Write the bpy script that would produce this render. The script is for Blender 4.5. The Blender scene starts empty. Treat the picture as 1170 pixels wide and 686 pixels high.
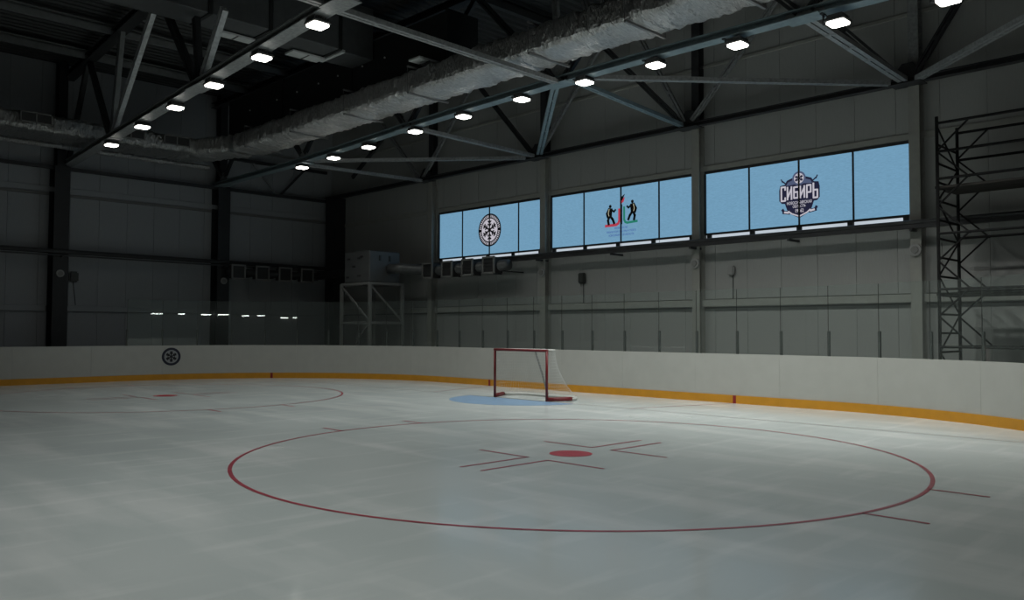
import bpy, bmesh, math, random
from mathutils import Vector, Matrix, noise
random.seed(7)
C = bpy.context.scene.collection
SC = bpy.context.scene
V = Vector

# ------------------------------------------------------------------ camera
f_px, yaw, pitch, roll = 952.0, 0.795, 0.037, 0.003
cd = bpy.data.cameras.new('camera'); cam = bpy.data.objects.new('camera', cd); C.objects.link(cam)
cd.sensor_fit = 'HORIZONTAL'; cd.sensor_width = 36.0; cd.lens = 36.0 * f_px / 1170.0
cd.clip_end = 300
fw = V((-math.sin(yaw)*math.cos(pitch), math.cos(yaw)*math.cos(pitch), math.sin(pitch)))
rt = fw.cross(V((0,0,1))).normalized(); up = rt.cross(fw)
c_, s_ = math.cos(roll), math.sin(roll)
rt, up = rt*c_ + up*s_, up*c_ - rt*s_
M = Matrix((rt, up, -fw)).transposed().to_4x4(); M.translation = V((14.754, -14.763, 1.708))
cam.matrix_world = M
SC.camera = cam

# ------------------------------------------------------------------ world, exposure
w = bpy.data.worlds.new('world'); SC.world = w; w.use_nodes = True
w.node_tree.nodes['Background'].inputs[0].default_value = (0.5, 0.56, 0.6, 1)
w.node_tree.nodes['Background'].inputs[1].default_value = 0.01
SC.view_settings.view_transform = 'Standard'; SC.view_settings.look = 'None'
SC.view_settings.gamma = 1.0; SC.view_settings.use_curve_mapping = False
SC.view_settings.exposure = 0.0

LAMP_W = 66.0            # watts of each floodlight at full power
NEAR_POWER = .45         # the row over the near ice
LAMP_SPREAD = 125        # beam angle in degrees
PANE_S = 1.0             # brightness of the daylit window panes

# ------------------------------------------------------------------ materials
def mat(name, col, rough=0.5, metal=0.0, var=0.0, scale=6.0, bump=0.0, spec=0.5, stretch=None, bdist=.02):
    m = bpy.data.materials.new(name); m.use_nodes = True
    nt = m.node_tree; b = nt.nodes['Principled BSDF']
    b.inputs['Base Color'].default_value = (*col, 1); b.inputs['Roughness'].default_value = rough
    b.inputs['Metallic'].default_value = metal; b.inputs['Specular IOR Level'].default_value = spec
    if var or bump:
        tc = nt.nodes.new('ShaderNodeTexCoord'); mp = nt.nodes.new('ShaderNodeMapping')
        nt.links.new(tc.outputs['Object'], mp.inputs[0])
        if stretch: mp.inputs['Scale'].default_value = stretch
        nz = nt.nodes.new('ShaderNodeTexNoise'); nz.inputs['Scale'].default_value = scale; nz.inputs['Detail'].default_value = 5
        nt.links.new(mp.outputs[0], nz.inputs['Vector'])
        if var:
            mr = nt.nodes.new('ShaderNodeMapRange'); mr.inputs[1].default_value = 0.3; mr.inputs[2].default_value = 0.7
            mr.inputs[3].default_value = 1-var; mr.inputs[4].default_value = 1+var
            nt.links.new(nz.outputs['Fac'], mr.inputs[0])
            mx = nt.nodes.new('ShaderNodeMix'); mx.data_type = 'RGBA'; mx.blend_type = 'MULTIPLY'; mx.inputs[0].default_value = 1
            mx.inputs[6].default_value = (*col, 1)
            nt.links.new(mr.outputs[0], mx.inputs[7]); nt.links.new(mx.outputs[2], b.inputs['Base Color'])
        if bump:
            bp = nt.nodes.new('ShaderNodeBump'); bp.inputs['Strength'].default_value = bump; bp.inputs['Distance'].default_value = bdist
            nt.links.new(nz.outputs['Fac'], bp.inputs['Height']); nt.links.new(bp.outputs[0], b.inputs['Normal'])
    return m

def emit(name, col, s, noise_amt=0.0, scale=30.0, stretch=(1,1,1)):
    m = bpy.data.materials.new(name); m.use_nodes = True; nt = m.node_tree
    nt.nodes.remove(nt.nodes['Principled BSDF']); e = nt.nodes.new('ShaderNodeEmission')
    nt.links.new(e.outputs[0], nt.nodes['Material Output'].inputs[0])
    e.inputs[0].default_value = (*col, 1); e.inputs[1].default_value = s
    if noise_amt:
        tc = nt.nodes.new('ShaderNodeTexCoord'); mp = nt.nodes.new('ShaderNodeMapping'); mp.inputs['Scale'].default_value = stretch
        nz = nt.nodes.new('ShaderNodeTexNoise'); nz.inputs['Scale'].default_value = scale; nz.inputs['Detail'].default_value = 4
        nt.links.new(tc.outputs['Object'], mp.inputs[0]); nt.links.new(mp.outputs[0], nz.inputs['Vector'])
        mr = nt.nodes.new('ShaderNodeMapRange'); mr.inputs[1].default_value = .3; mr.inputs[2].default_value = .7
        mr.inputs[3].default_value = s*(1-noise_amt); mr.inputs[4].default_value = s*(1+noise_amt)
        nt.links.new(nz.outputs['Fac'], mr.inputs[0]); nt.links.new(mr.outputs[0], e.inputs[1])
    return m

def ice_material():
    m = bpy.data.materials.new('ice'); m.use_nodes = True; nt = m.node_tree; b = nt.nodes['Principled BSDF']
    tc = nt.nodes.new('ShaderNodeTexCoord')
    def nz(scale, stretch, rot, detail=6, dist=0.0):
        mp = nt.nodes.new('ShaderNodeMapping'); mp.inputs['Scale'].default_value = stretch; mp.inputs['Rotation'].default_value = (0,0,rot)
        n = nt.nodes.new('ShaderNodeTexNoise'); n.inputs['Scale'].default_value = scale; n.inputs['Detail'].default_value = detail
        n.inputs['Distortion'].default_value = dist
        nt.links.new(tc.outputs['Object'], mp.inputs[0]); nt.links.new(mp.outputs[0], n.inputs['Vector']); return n.outputs['Fac']
    def rng(fac, a, b_, lo, hi):
        r = nt.nodes.new('ShaderNodeMapRange'); r.inputs[1].default_value = a; r.inputs[2].default_value = b_
        r.inputs[3].default_value = lo; r.inputs[4].default_value = hi; nt.links.new(fac, r.inputs[0]); return r.outputs[0]
    def math_(op, a, b_):
        n = nt.nodes.new('ShaderNodeMath'); n.operation = op
        for i, x in enumerate((a, b_)):
            if isinstance(x, float): n.inputs[i].default_value = x
            else: nt.links.new(x, n.inputs[i])
        return n.outputs[0]
    big = rng(nz(0.30, (1,1,1), 0, 2), .25, .75, 0.0, 1.0)
    st1 = rng(nz(.9, (.30,1.3,1), .85, 9), .50, .68, 0.0, 1.0)           # resurfacer and skate streaks
    st2 = rng(nz(2.6, (1.3,.22,1), -.2, 9), .53, .72, 0.0, 1.0)
    fac = math_('ADD', math_('MULTIPLY', big, .35), math_('ADD', math_('MULTIPLY', st1, .55), math_('MULTIPLY', st2, .40)))
    mx = nt.nodes.new('ShaderNodeMix'); mx.data_type = 'RGBA'
    mx.inputs[6].default_value = (.55, .615, .61, 1); mx.inputs[7].default_value = (.79, .825, .815, 1)
    nt.links.new(fac, mx.inputs[0]); nt.links.new(mx.outputs[2], b.inputs['Base Color'])
    nt.links.new(rng(big, 0, 1, .20, .28), b.inputs['Roughness'])
    b.inputs['Specular IOR Level'].default_value = .4
    b.inputs['Coat Weight'].default_value = .12; b.inputs['Coat Roughness'].default_value = .07; b.inputs['Coat IOR'].default_value = 1.31
    return m

def glass_material():
    m = bpy.data.materials.new('safety_glass'); m.use_nodes = True; nt = m.node_tree
    nt.nodes.remove(nt.nodes['Principled BSDF'])
    t = nt.nodes.new('ShaderNodeBsdfTransparent'); t.inputs[0].default_value = (.93, .96, .95, 1)
    g = nt.nodes.new('ShaderNodeBsdfGlossy'); g.inputs['Roughness'].default_value = .0; g.inputs[0].default_value = (.95, 1, .98, 1)
    fr = nt.nodes.new('ShaderNodeLayerWeight'); fr.inputs[0].default_value = .5     # facing term: same from both sides of the thin pane
    pw = nt.nodes.new('ShaderNodeMath'); pw.operation = 'POWER'; pw.inputs[1].default_value = 5.0
    ma = nt.nodes.new('ShaderNodeMath'); ma.operation = 'MULTIPLY_ADD'; ma.inputs[1].default_value = .6; ma.inputs[2].default_value = .04
    nt.links.new(fr.outputs['Facing'], pw.inputs[0]); nt.links.new(pw.outputs[0], ma.inputs[0])
    mx = nt.nodes.new('ShaderNodeMixShader')
    nt.links.new(ma.outputs[0], mx.inputs[0]); nt.links.new(t.outputs[0], mx.inputs[1]); nt.links.new(g.outputs[0], mx.inputs[2])
    df = nt.nodes.new('ShaderNodeBsdfDiffuse'); df.inputs[0].default_value = (.7,.78,.74,1); m2 = nt.nodes.new('ShaderNodeMixShader'); m2.inputs[0].default_value = .022  # slight diffuse share: scuffs, plus reflection haze put into the colour
    nt.links.new(mx.outputs[0], m2.inputs[1]); nt.links.new(df.outputs[0], m2.inputs[2])
    nt.links.new(m2.outputs[0], nt.nodes['Material Output'].inputs[0]); return m

MT = dict(
    ice=ice_material(), glass=glass_material(),
    concrete=mat('concrete', (.16,.16,.16), .85, var=.15, scale=2),
    panel=mat('wall_panel_grey', (.37,.375,.36), .6, var=.05, scale=9, stretch=(14,14,.6), bump=.1),
    panel_dark=mat('wall_panel_dark', (.33,.345,.36), .6, var=.06, scale=9, stretch=(14,14,.6), bump=.1),
    gap=mat('wall_joint', (.20,.20,.195), .8),
    girt=mat('girt_grey', (.36,.36,.33), .5, var=.06),
    dark=mat('dark_paint_and_shade', (.035,.036,.038), .5, var=.15),  # dark parts, and truss webs whose shade is put into the colour
    column=mat('grey_column_paint', (.33,.33,.30), .5, var=.06),
    darkcol=mat('dark_column_paint', (.022,.023,.025), .55, var=.1),
    deck=mat('roof_deck_steel', (.035,.037,.037), .6, var=.1),
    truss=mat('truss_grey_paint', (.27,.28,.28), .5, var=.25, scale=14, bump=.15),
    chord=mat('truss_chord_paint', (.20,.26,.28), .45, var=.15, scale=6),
    purlin=mat('purlin_galvanised', (.20,.21,.21), .5, var=.12),
    foil=mat('foil_insulation', (.58,.58,.57), .32, metal=.9, var=.2, scale=14, bump=1.0, stretch=(2.2,.6,.7), bdist=.07),
    foil_along=mat('foil_insulation_branch', (.58,.58,.57), .32, metal=.9, var=.2, scale=14, bump=1.0, stretch=(.6,2.2,.7), bdist=.07),
    bright=mat('lit_web_tone', (.55,.57,.57), .5, var=.2, scale=10),  # pale tone for web bars, lamp light put into the colour
    foilstrap=mat('foil_strap', (.25,.25,.25), .5, metal=.5),
    black=mat('black_duct', (.018,.019,.019), .6, var=.2),
    duct_grey=mat('grey_duct_steel', (.085,.09,.092), .5, var=.1),
    plate=mat('pale_hatch_plate', (.62,.64,.63), .5, var=.05),
    galv=mat('galvanised_spiral_duct', (.14,.145,.145), .45, metal=.4, var=.15),
    grille=mat('grille_dark', (.035,.035,.035), .6),
    frame=mat('grille_frame', (.22,.22,.21), .5),
    ahu=mat('heater_unit_grey', (.10,.104,.104), .5, var=.06),
    white=mat('board_white', (.49,.49,.455), .38, var=.03, scale=3),
    cap=mat('board_cap', (.49,.49,.455), .4),
    yellow=mat('kick_plate_yellow', (.66,.30,.02), .4, var=.06, scale=4),
    red=mat('goal_red', (.17,.012,.016), .35, var=.08),
    markred=mat('mark_red', (.28,.02,.02), .5),
    alu=mat('aluminium_post', (.10,.105,.10), .4, metal=.3),
    joint=mat('glass_joint_rubber', (.05,.055,.05), .5),
    net=mat('net_cord', (.60,.61,.58), .8),
    greybar=mat('goal_brace_grey', (.24,.24,.22), .5),
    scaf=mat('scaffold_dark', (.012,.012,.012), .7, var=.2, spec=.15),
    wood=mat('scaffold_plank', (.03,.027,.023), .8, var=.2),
    lamp=mat('lamp_housing', (.12,.12,.12), .4, metal=.4),
    fixture=mat('fixture_grey', (.34,.34,.33), .5),
    fixdark=mat('fixture_dark', (.05,.055,.05), .5),
    lineR=mat('ice_line_red', (.36,.05,.075), .3, var=.2, scale=5, spec=.4),
    spotR=mat('ice_spot_red', (.52,.03,.05), .3, var=.12, scale=7, spec=.4),
    lineG=mat('ice_line_pale', (.44,.41,.41), .3, var=.15, scale=5, spec=.4),  # goal line, greyer and paler than the red lines
    crease=mat('crease_blue', (.27,.43,.63), .3, var=.08, scale=4, spec=.4),
    navy=mat('print_navy', (.016,.018,.038), .5), navy2=mat('print_slate', (.06,.085,.16), .5),
    printgrey=mat('print_grey', (.33,.34,.35), .5), printblack=mat('print_black', (.012,.012,.014), .5),
    pane=emit('daylit_polycarbonate', (.16,.325,.475), PANE_S, .09, 12, (1,1,7)),
    strip=emit('daylit_clear_strip', (.50,.56,.62), PANE_S),
    filmwhite=emit('backlit_film_white', (.50,.48,.54), PANE_S),
    filmblue=emit('backlit_film_blue', (.07,.14,.36), PANE_S),
    filmslate=emit('backlit_film_slate', (.075,.095,.17), PANE_S),
    filmnavy=emit('backlit_film_navy', (.016,.017,.04), PANE_S),
    filmred=emit('backlit_film_red', (.42,.045,.075), PANE_S), filmgreen=emit('backlit_film_green', (.02,.19,.13), PANE_S),
    filmcream=emit('backlit_film_cream', (.45,.43,.30), PANE_S),
    lens=emit('lamp_lens', (1.0,.98,.90), 9.0), tube=emit('tube_glow', (1.0,1.0,.97), 18.0),
)

# ------------------------------------------------------------------ helpers
def box(bm, a, b):
    x0,y0,z0 = a; x1,y1,z1 = b
    vs = [bm.verts.new(p) for p in ((x0,y0,z0),(x1,y0,z0),(x1,y1,z0),(x0,y1,z0),(x0,y0,z1),(x1,y0,z1),(x1,y1,z1),(x0,y1,z1))]
    for f in ((3,2,1,0),(4,5,6,7),(0,1,5,4),(1,2,6,5),(2,3,7,6),(3,0,4,7)): bm.faces.new([vs[i] for i in f])
    return bm
def frame_of(p, q, upv=(0,0,1)):
    d = (V(q)-V(p)).normalized(); u = V(upv)
    if abs(d.dot(u)) > .98: u = V((1,0,0))
    s = d.cross(u).normalized(); return d, s, s.cross(d).normalized()
def bar(bm, p, q, w, h, upv=(0,0,1)):
    d, s, u = frame_of(p, q, upv); p, q = V(p), V(q); r = []
    for c in (p, q):
        r.append([bm.verts.new(c + s*a*w/2 + u*b*h/2) for a, b in ((-1,-1),(1,-1),(1,1),(-1,1))])
    a, b = r
    bm.faces.new(a[::-1]); bm.faces.new(b)
    for i in range(4): bm.faces.new((a[i], a[(i+1)%4], b[(i+1)%4], b[i]))
    return bm
def ibeam(bm, p, q, w, h, t=.02, upv=(0,0,1)):
    d, s, u = frame_of(p, q, upv)
    bar(bm, V(p)+u*(h/2-t/2), V(q)+u*(h/2-t/2), w, t, upv); bar(bm, V(p)-u*(h/2-t/2), V(q)-u*(h/2-t/2), w, t, upv)
    bar(bm, p, q, t, h-2*t, upv); return bm
def twin(bm, p, q, w, h, gap=.04, upv=(0,0,1)):          # a pair of angles back to back with packing plates
    d, s, u = frame_of(p, q, upv); o = s*(w/4+gap/2)
    bar(bm, V(p)+o, V(q)+o, w/2, h, upv); bar(bm, V(p)-o, V(q)-o, w/2, h, upv)
    L = (V(q)-V(p)).length; n = max(2, int(L/.9))
    for i in range(1, n):
        c = V(p)+d*L*i/n; bar(bm, c-d*.05, c+d*.05, w*.75+gap, h*1.15, upv)
    return bm
def tube(bm, pts, r, n=8, cap=True):
    pts = [V(p) for p in pts]; rings = []
    d, s, u = frame_of(pts[0], pts[1])
    for i, p in enumerate(pts):
        t = (pts[min(i+1,len(pts)-1)]-pts[max(i-1,0)]).normalized()
        s = (s - t*s.dot(t)).normalized(); u = t.cross(s)
        rings.append([bm.verts.new(p + (s*math.cos(2*math.pi*k/n)+u*math.sin(2*math.pi*k/n))*r) for k in range(n)])
    for a, b in zip(rings, rings[1:]):
        for k in range(n): bm.faces.new((a[k], a[(k+1)%n], b[(k+1)%n], b[k]))
    if cap: bm.faces.new(rings[0][::-1]); bm.faces.new(rings[-1])
    return bm
def disc(bm, c, nrm, r, th, n=24):
    c = V(c); nrm = V(nrm).normalized(); return tube(bm, [c, c+nrm*th], r, n)
def poly(bm, pts, th):                                    # prism from XZ outline at Y=0, facing -Y
    a = [bm.verts.new((x, -th, z)) for x, z in pts]; b = [bm.verts.new((x, 0, z)) for x, z in pts]
    bm.faces.new(a); bm.faces.new(b[::-1]); n = len(a)
    for i in range(n): bm.faces.new((a[i], b[i], b[(i+1)%n], a[(i+1)%n]))
    return bm
def mesh(name, bm, m, smooth=False):
    bmesh.ops.recalc_face_normals(bm, faces=bm.faces)
    me = bpy.data.meshes.new(name); bm.to_mesh(me); bm.free(); me.materials.append(MT[m] if isinstance(m, str) else m)
    if smooth:
        for p in me.polygons: p.use_smooth = True
    return me
def put(name, me, parent=None, loc=None, kind=None, label=None):
    o = bpy.data.objects.new(name, me); C.objects.link(o)
    if parent:
        o.parent = parent
        if loc is None:                                   # mesh is in world coordinates
            r = parent
            o.matrix_parent_inverse = Matrix.Translation(-base_of(parent))
        else: o.location = loc
    elif loc is not None: o.location = loc
    if kind: o['kind'] = kind
    if label: o['label'] = label
    return o
BASE = {}
def base_of(o): return BASE.get(o.name, V((0,0,0)))
def part(name, bm, m, parent, smooth=False, **k): return put(name, mesh(name, bm, m, smooth), parent, **k)
def thing(name, label, cat, loc=(0,0,0), group=None):
    o = bpy.data.objects.new(name, None); C.objects.link(o); o.location = loc; o.empty_display_size = .1
    BASE[o.name] = V(loc); o['label'] = label; o['category'] = cat
    if group: o['group'] = group
    return o
def solo(name, bm, m, label, cat, group=None, smooth=False):
    o = put(name, mesh(name, bm, m, smooth)); o['label'] = label; o['category'] = cat
    if group: o['group'] = group
    return o
def struct(name, bm, m, **k): return put(name, mesh(name, bm, m), kind='structure', **k)
B = bmesh.new
ORD = ['first','second','third','fourth','fifth','sixth','seventh','eighth','ninth','tenth','eleventh','twelfth','thirteenth','fourteenth']

# ------------------------------------------------------------------ building dimensions
XL, XR, YE, YF = -18.0, 19.5, 5.85, -46.0      # left wall, right wall, window wall, rear wall
ZR = 11.3
HW, YB, RB = 14.02, 2.95, 7.495                # half width, end line of boards, corner radius
ZB = 1.17                                      # board height

# ------------------------------------------------------------------ floor and ice
bm = B(); box(bm, (XL-.3, YF-.3, -.3), (XR+.3, YE+.3, -.05)); struct('floor', bm, 'concrete')
def outline(off=0.0, y_left=-42.0, y_right=-42.0, step=.25):
    hw, ye, r = HW+off, YB+off, RB+off; pts = []
    def seg(p, q):
        n = max(1, int((V(q)-V(p)).length/step))
        for i in range(n): pts.append(tuple(V(p).lerp(V(q), i/n)))
    def arc(c, a0, a1):
        n = max(8, int(abs(a1-a0)*r/step))
        for i in range(n):
            a = a0+(a1-a0)*i/n; pts.append((c[0]+r*math.cos(a), c[1]+r*math.sin(a)))
    seg((-hw, y_left), (-hw, ye-r)); arc((-hw+r, ye-r), math.pi, math.pi/2)
    seg((-hw+r, ye), (hw-r, ye)); arc((hw-r, ye-r), math.pi/2, 0); seg((hw, ye-r), (hw, y_right)); pts.append((hw, y_right))
    return pts
bm = B(); o_ = outline(.03, step=.5)
a = [bm.verts.new((x, y, 0)) for x, y in o_]; b = [bm.verts.new((x, y, -.05)) for x, y in o_]
bm.faces.new(a); n = len(a)
for i in range(n): bm.faces.new((a[i], b[i], b[(i+1)%n], a[(i+1)%n]))
ice = struct('floor_ice', bm, 'ice')
ice['label'] = 'pale scratched ice surface of the rink'
def ice_quad(name, m, quads, label=None):
    bm = B()
    for q in quads: bm.faces.new([bm.verts.new((x, y, .003)) for x, y in q])
    return part(name, bm, m, ice, label=label)
def line_q(p, q, w):
    p, q = V(p), V(q); d = (q-p).normalized(); s = V((-d.y, d.x))*w/2
    return [tuple(p-s), tuple(q-s), tuple(q+s), tuple(p+s)]
def ring_q(c, r, w, a0=0, a1=2*math.pi, n=120):
    out = []
    for i in range(n):
        t, u = a0+(a1-a0)*i/n, a0+(a1-a0)*(i+1)/n
        out.append([(c[0]+(r+s)*math.cos(k), c[1]+(r+s)*math.sin(k)) for s, k in ((-w/2,t),(w/2,t),(w/2,u),(-w/2,u))])
    return out
for cx, lab in ((7.0, 'near'), (-7.0, 'far')):
    cy = -6.0
    ice_quad('faceoff_circle', 'lineR', ring_q((cx, cy), 4.5, .05))
    bm = B(); bm.faces.new([bm.verts.new((cx+.3*math.cos(k*math.pi/18), cy+.3*math.sin(k*math.pi/18), .003)) for k in range(36)])
    part('faceoff_spot', bm, 'spotR', ice)
    for sx in (-1, 1):
        for sy in (-1, 1):
            x0, y0 = cx+sx*.19, cy+sy*.67
            ice_quad('restraining_mark', 'lineR', [line_q((x0-sx*0, y0), (x0, y0+sy*1.2), .05), line_q((x0-sx*.025, y0), (x0+sx*.95, y0), .05)])
            xx = cx+sx*math.sqrt(4.5**2-.86**2)
            ice_quad('hash_mark', 'lineR', [line_q((xx, cy+sy*.86), (xx+sx*.6, cy+sy*.86), .05)])
xg = HW-RB+math.sqrt(RB**2-(YB-RB)**2)
ice_quad('goal_line', 'lineG', [line_q((-xg, 0), (xg, 0), .045)])
for s in (-1, 1): ice_quad('trapezoid_line', 'lineR', [line_q((s*3.4, .02), (s*4.25, YB), .035)])
bm = B(); bm.faces.new([bm.verts.new((1.8*math.cos(math.pi+k*math.pi/40), -.03+1.7*math.sin(math.pi+k*math.pi/40), .002)) for k in range(41)])
part('goal_crease', bm, 'crease', ice)

# ------------------------------------------------------------------ walls
wl = bm = B(); box(bm, (XL-.3, YF, -.05), (XL, YE+.3, ZR+.5)); wall_left = struct('wall_left', bm, 'gap')
bm = B(); box(bm, (XL-.3, YE, -.05), (XR+.3, YE+.3, ZR+.5)); wall_back = struct('wall_back', bm, 'gap')
bm = B(); box(bm, (XR, YF, -.05), (XR+.3, YE, ZR+.5)); struct('wall_right', bm, 'dark')
bm = B(); box(bm, (XL-.3, YF-.3, -.05), (XR+.3, YF, ZR+.5)); struct('wall_front', bm, 'panel_dark')
COLX = [-16.9, -10.47, -4.46, 1.54, 7.52, 13.5]           # posts of the window wall
WIN = [(-10.2, -4.68, (-8.85,-7.36,-5.86)), (-4.26, 1.37, (-2.85,-1.34,.10)), (1.72, 7.35, (3.09,4.53,5.96))]
ZW0, ZW1 = 4.50, 6.20
pm = {}
def wpanel(w, h, m, axis):
    k = (round(w,3), round(h,3), m, axis)
    if k not in pm:
        bm = B(); g = .003
        if axis == 'x': box(bm, (g, -.05, g), (w-g, 0, h-g))
        else: box(bm, (0, g, g), (.05, w-g, h-g))
        bmesh.ops.bevel(bm, geom=bm.edges[:], offset=.004, segments=1, affect='EDGES')
        pm[k] = mesh('wall_panel', bm, m)
    return pm[k]
bands = [(0.0, 2.36), (2.62, 4.30), (4.30, 6.36), (6.42, 9.28), (9.34, ZR)]
for i in range(-18, 19):
    for z0, z1 in bands:
        x0, x1 = float(i), float(i+1)
        if z0 == 4.30:
            for a0, a1, _ in WIN:                         # leave the openings free
                if x0 < a1 and x1 > a0:
                    if x0 < a0 < x1: x1 = a0
                    elif x0 < a1 < x1: x0 = a1
                    else: x1 = x0
            if x1-x0 < .15: continue
        put('wall_panel', wpanel(x1-x0, z1-z0, 'panel', 'x'), wall_back, (x0, YE, z0))
bandsL = [(0.0, 2.36), (2.56, 6.50), (6.60, 9.2), (9.3, ZR)]
for j in range(-20, 6):
    for z0, z1 in bandsL: put('wall_panel', wpanel(1.0, z1-z0, 'panel_dark', 'y'), wall_left, (XL, j-.15, z0))
# ceiling: profiled deck
bm = B(); x = XL; prof = []
while x < XR:
    for dx, dz in ((0,0),(.05,.07),(.15,.07),(.20,0)): prof.append((x+dx, ZR+dz))
    x += .32
pv = [[bm.verts.new((px, y, pz)) for px, pz in prof] for y in (YF, YE)]
for i in range(len(prof)-1): bm.faces.new((pv[0][i], pv[0][i+1], pv[1][i+1], pv[1][i]))
struct('ceiling', bm, 'deck')
bm = B(); box(bm, (XL-.3, YF-.3, ZR+.3), (XR+.3, YE+.3, ZR+.5)); struct('ceiling_cover', bm, 'deck')

# girts, rails, posts (building frame)
def strip(name, a, b, m):
    bm = B(); box(bm, a, b); bmesh.ops.bevel(bm, geom=bm.edges[:], offset=.012, segments=1, affect='EDGES'); return struct(name, bm, m)
COLW = .125
for x0, x1 in zip(COLX, COLX[1:]):
    strip('trim_1', (x0+COLW, YE-.2, 2.40), (x1-COLW, YE-.05, 2.60), 'girt')
strip('trim_2', (XL+.3, YE-.09, 6.28), (XR, YE-.05, 6.44), 'girt')
strip('trim_3', (XL+.3, YE-.09, 9.26), (XR, YE-.05, 9.36), 'girt')
for y0, y1 in ((-17.3,-11.9), (-11.3,-5.9), (-5.3,.1), (.7,5.5)):
    strip('trim_4', (XL+.05, y0, 2.36), (XL+.14, y1, 2.56), 'panel_dark')
strip('trim_5', (XL+.05, -20, 6.50), (XL+.09, YE-.06, 6.60), 'gap')
strip('trim_6', (XL+.05, -20, 9.2), (XL+.09, YE-.06, 9.3), 'gap')
strip('trim_7', (XL+.08, -20, 6.62), (XL+.1, YE-.06, 6.82), 'panel_dark')
for i, x in enumerate(COLX):
    bm = B()
    if i == 0: box(bm, (x-.62, YE-.62, -.05), (x+.1, YE-.06, 7.55))
    else:
        box(bm, (x-COLW, YE-.34, -.05), (x+COLW, YE-.32, 7.6)); box(bm, (x-COLW, YE-.08, -.05), (x+COLW, YE-.055, 7.6)); box(bm, (x-.012, YE-.32, -.05), (x+.012, YE-.08, 7.6))
    struct('column', bm, 'darkcol' if i == 0 else 'column')
    if i:
        bm = B(); ibeam(bm, (x, YE-.2, 7.6), (x, YE-.2, ZR-.05), .24, .26, .02, (0,1,0)); struct('upper_post', bm, 'dark' if i != 4 else 'truss')
for y in (-17.6, -11.6, -5.6, .4):
    bm = B(); ibeam(bm, (XL+.38, y, -.05), (XL+.38, y, 7.5), .5, .62, .03, (1,0,0)); struct('column', bm, 'darkcol')
    bm = B(); ibeam(bm, (XL+.38, y, 7.5), (XL+.38, y, ZR-.05), .3, .4, .03, (1,0,0)); struct('upper_post', bm, 'darkcol')

# ------------------------------------------------------------------ windows with printed emblems
def text_mesh(s, size, m, th=.002, xs=1.0, bold=0.0):
    cu = bpy.data.curves.new('lettering', 'FONT'); cu.body = s; cu.size = size; cu.align_x = 'CENTER'; cu.align_y = 'CENTER'
    cu.extrude = th; cu.offset = bold; cu.resolution_u = 3
    t = bpy.data.objects.new('lettering', cu); C.objects.link(t)
    bpy.context.view_layer.update()
    me = bpy.data.meshes.new_from_object(t.evaluated_get(bpy.context.evaluated_depsgraph_get()))
    bpy.data.objects.remove(t); bpy.data.curves.remove(cu)
    me.transform(Matrix.Rotation(math.pi/2, 4, 'X') @ Matrix.Scale(xs, 4, (1,0,0)))
    me.materials.clear(); me.materials.append(MT[m]); return me
def circ(r, n=40, cx=0, cz=0): return [(cx+r*math.cos(2*math.pi*k/n), cz+r*math.sin(2*math.pi*k/n)) for k in range(n)]
def stroke(bm, pts, w, th):
    for p, q in zip(pts, pts[1:]):
        p, q = V(p), V(q); d = (q-p).normalized(); s = V((-d.y, d.x))*w/2; e = d*w*.25
        poly(bm, [tuple(p-s-e), tuple(q-s+e), tuple(q+s+e), tuple(p+s-e)], th)
    return bm
def snowflake(bm, r, th, w, dots=False):
    for k in range(6):
        a = math.pi/2+k*math.pi/3; d = V((math.cos(a), math.sin(a)))
        stroke(bm, [(0,0), tuple(d*r)], w, th)
        for q in (.42, .72):
            for s in (-1, 1):
                e = V((math.cos(a+s*.85), math.sin(a+s*.85)))
                stroke(bm, [tuple(d*r*q), tuple(d*r*q+e*r*.30)], w*.85, th)
    poly(bm, circ(w*1.1, 12), th); return bm
def badge(parent, at, r, lit, rotz=0.0):
    wm, gm = ('filmwhite', 'filmslate') if lit else ('printgrey', 'navy2')
    bm = B(); poly(bm, circ(r, 48), .004); root = put('emblem_disc', mesh('emblem_disc', bm, 'navy'), parent, at); root.rotation_euler.z = rotz
    return root, wm, gm
def emblem_snow(parent, at, r, lit=True, rotz=0.0):
    root, wm, gm = badge(parent, at, r, lit, rotz)
    def sub(name, bm, m, y): return put(name, mesh(name, bm, m), root, (0, y, 0))
    if lit:
        bm = B()
        for k in range(44):                                # pale ring of lettering too small to read
            if k % 11 in (0,): continue
            a = 2*math.pi*k/44; d = V((math.cos(a), math.sin(a))); stroke(bm, [tuple(d*r*.78), tuple(d*r*.90)], r*.055, .002)
        sub('ring_lettering', bm, wm, -.004)
        bm = B(); poly(bm, circ(r*.70, 48), .002); sub('inner_disc', bm, wm, -.004)
        bm = B(); snowflake(bm, r*.60, .002, r*.10); sub('snowflake', bm, 'navy', -.006)
    else:
        bm = B(); poly(bm, circ(r*.74, 40), .002); sub('inner_disc', bm, wm, -.004)
        bm = B(); snowflake(bm, r*.58, .002, r*.12); 
        for k in range(6):
            a = math.pi/2+k*math.pi/3; poly(bm, circ(r*.12, 12, r*.42*math.cos(a), r*.42*math.sin(a)), .0022)
        sub('snowflake', bm, 'printblack', -.006)
wins = []
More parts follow.
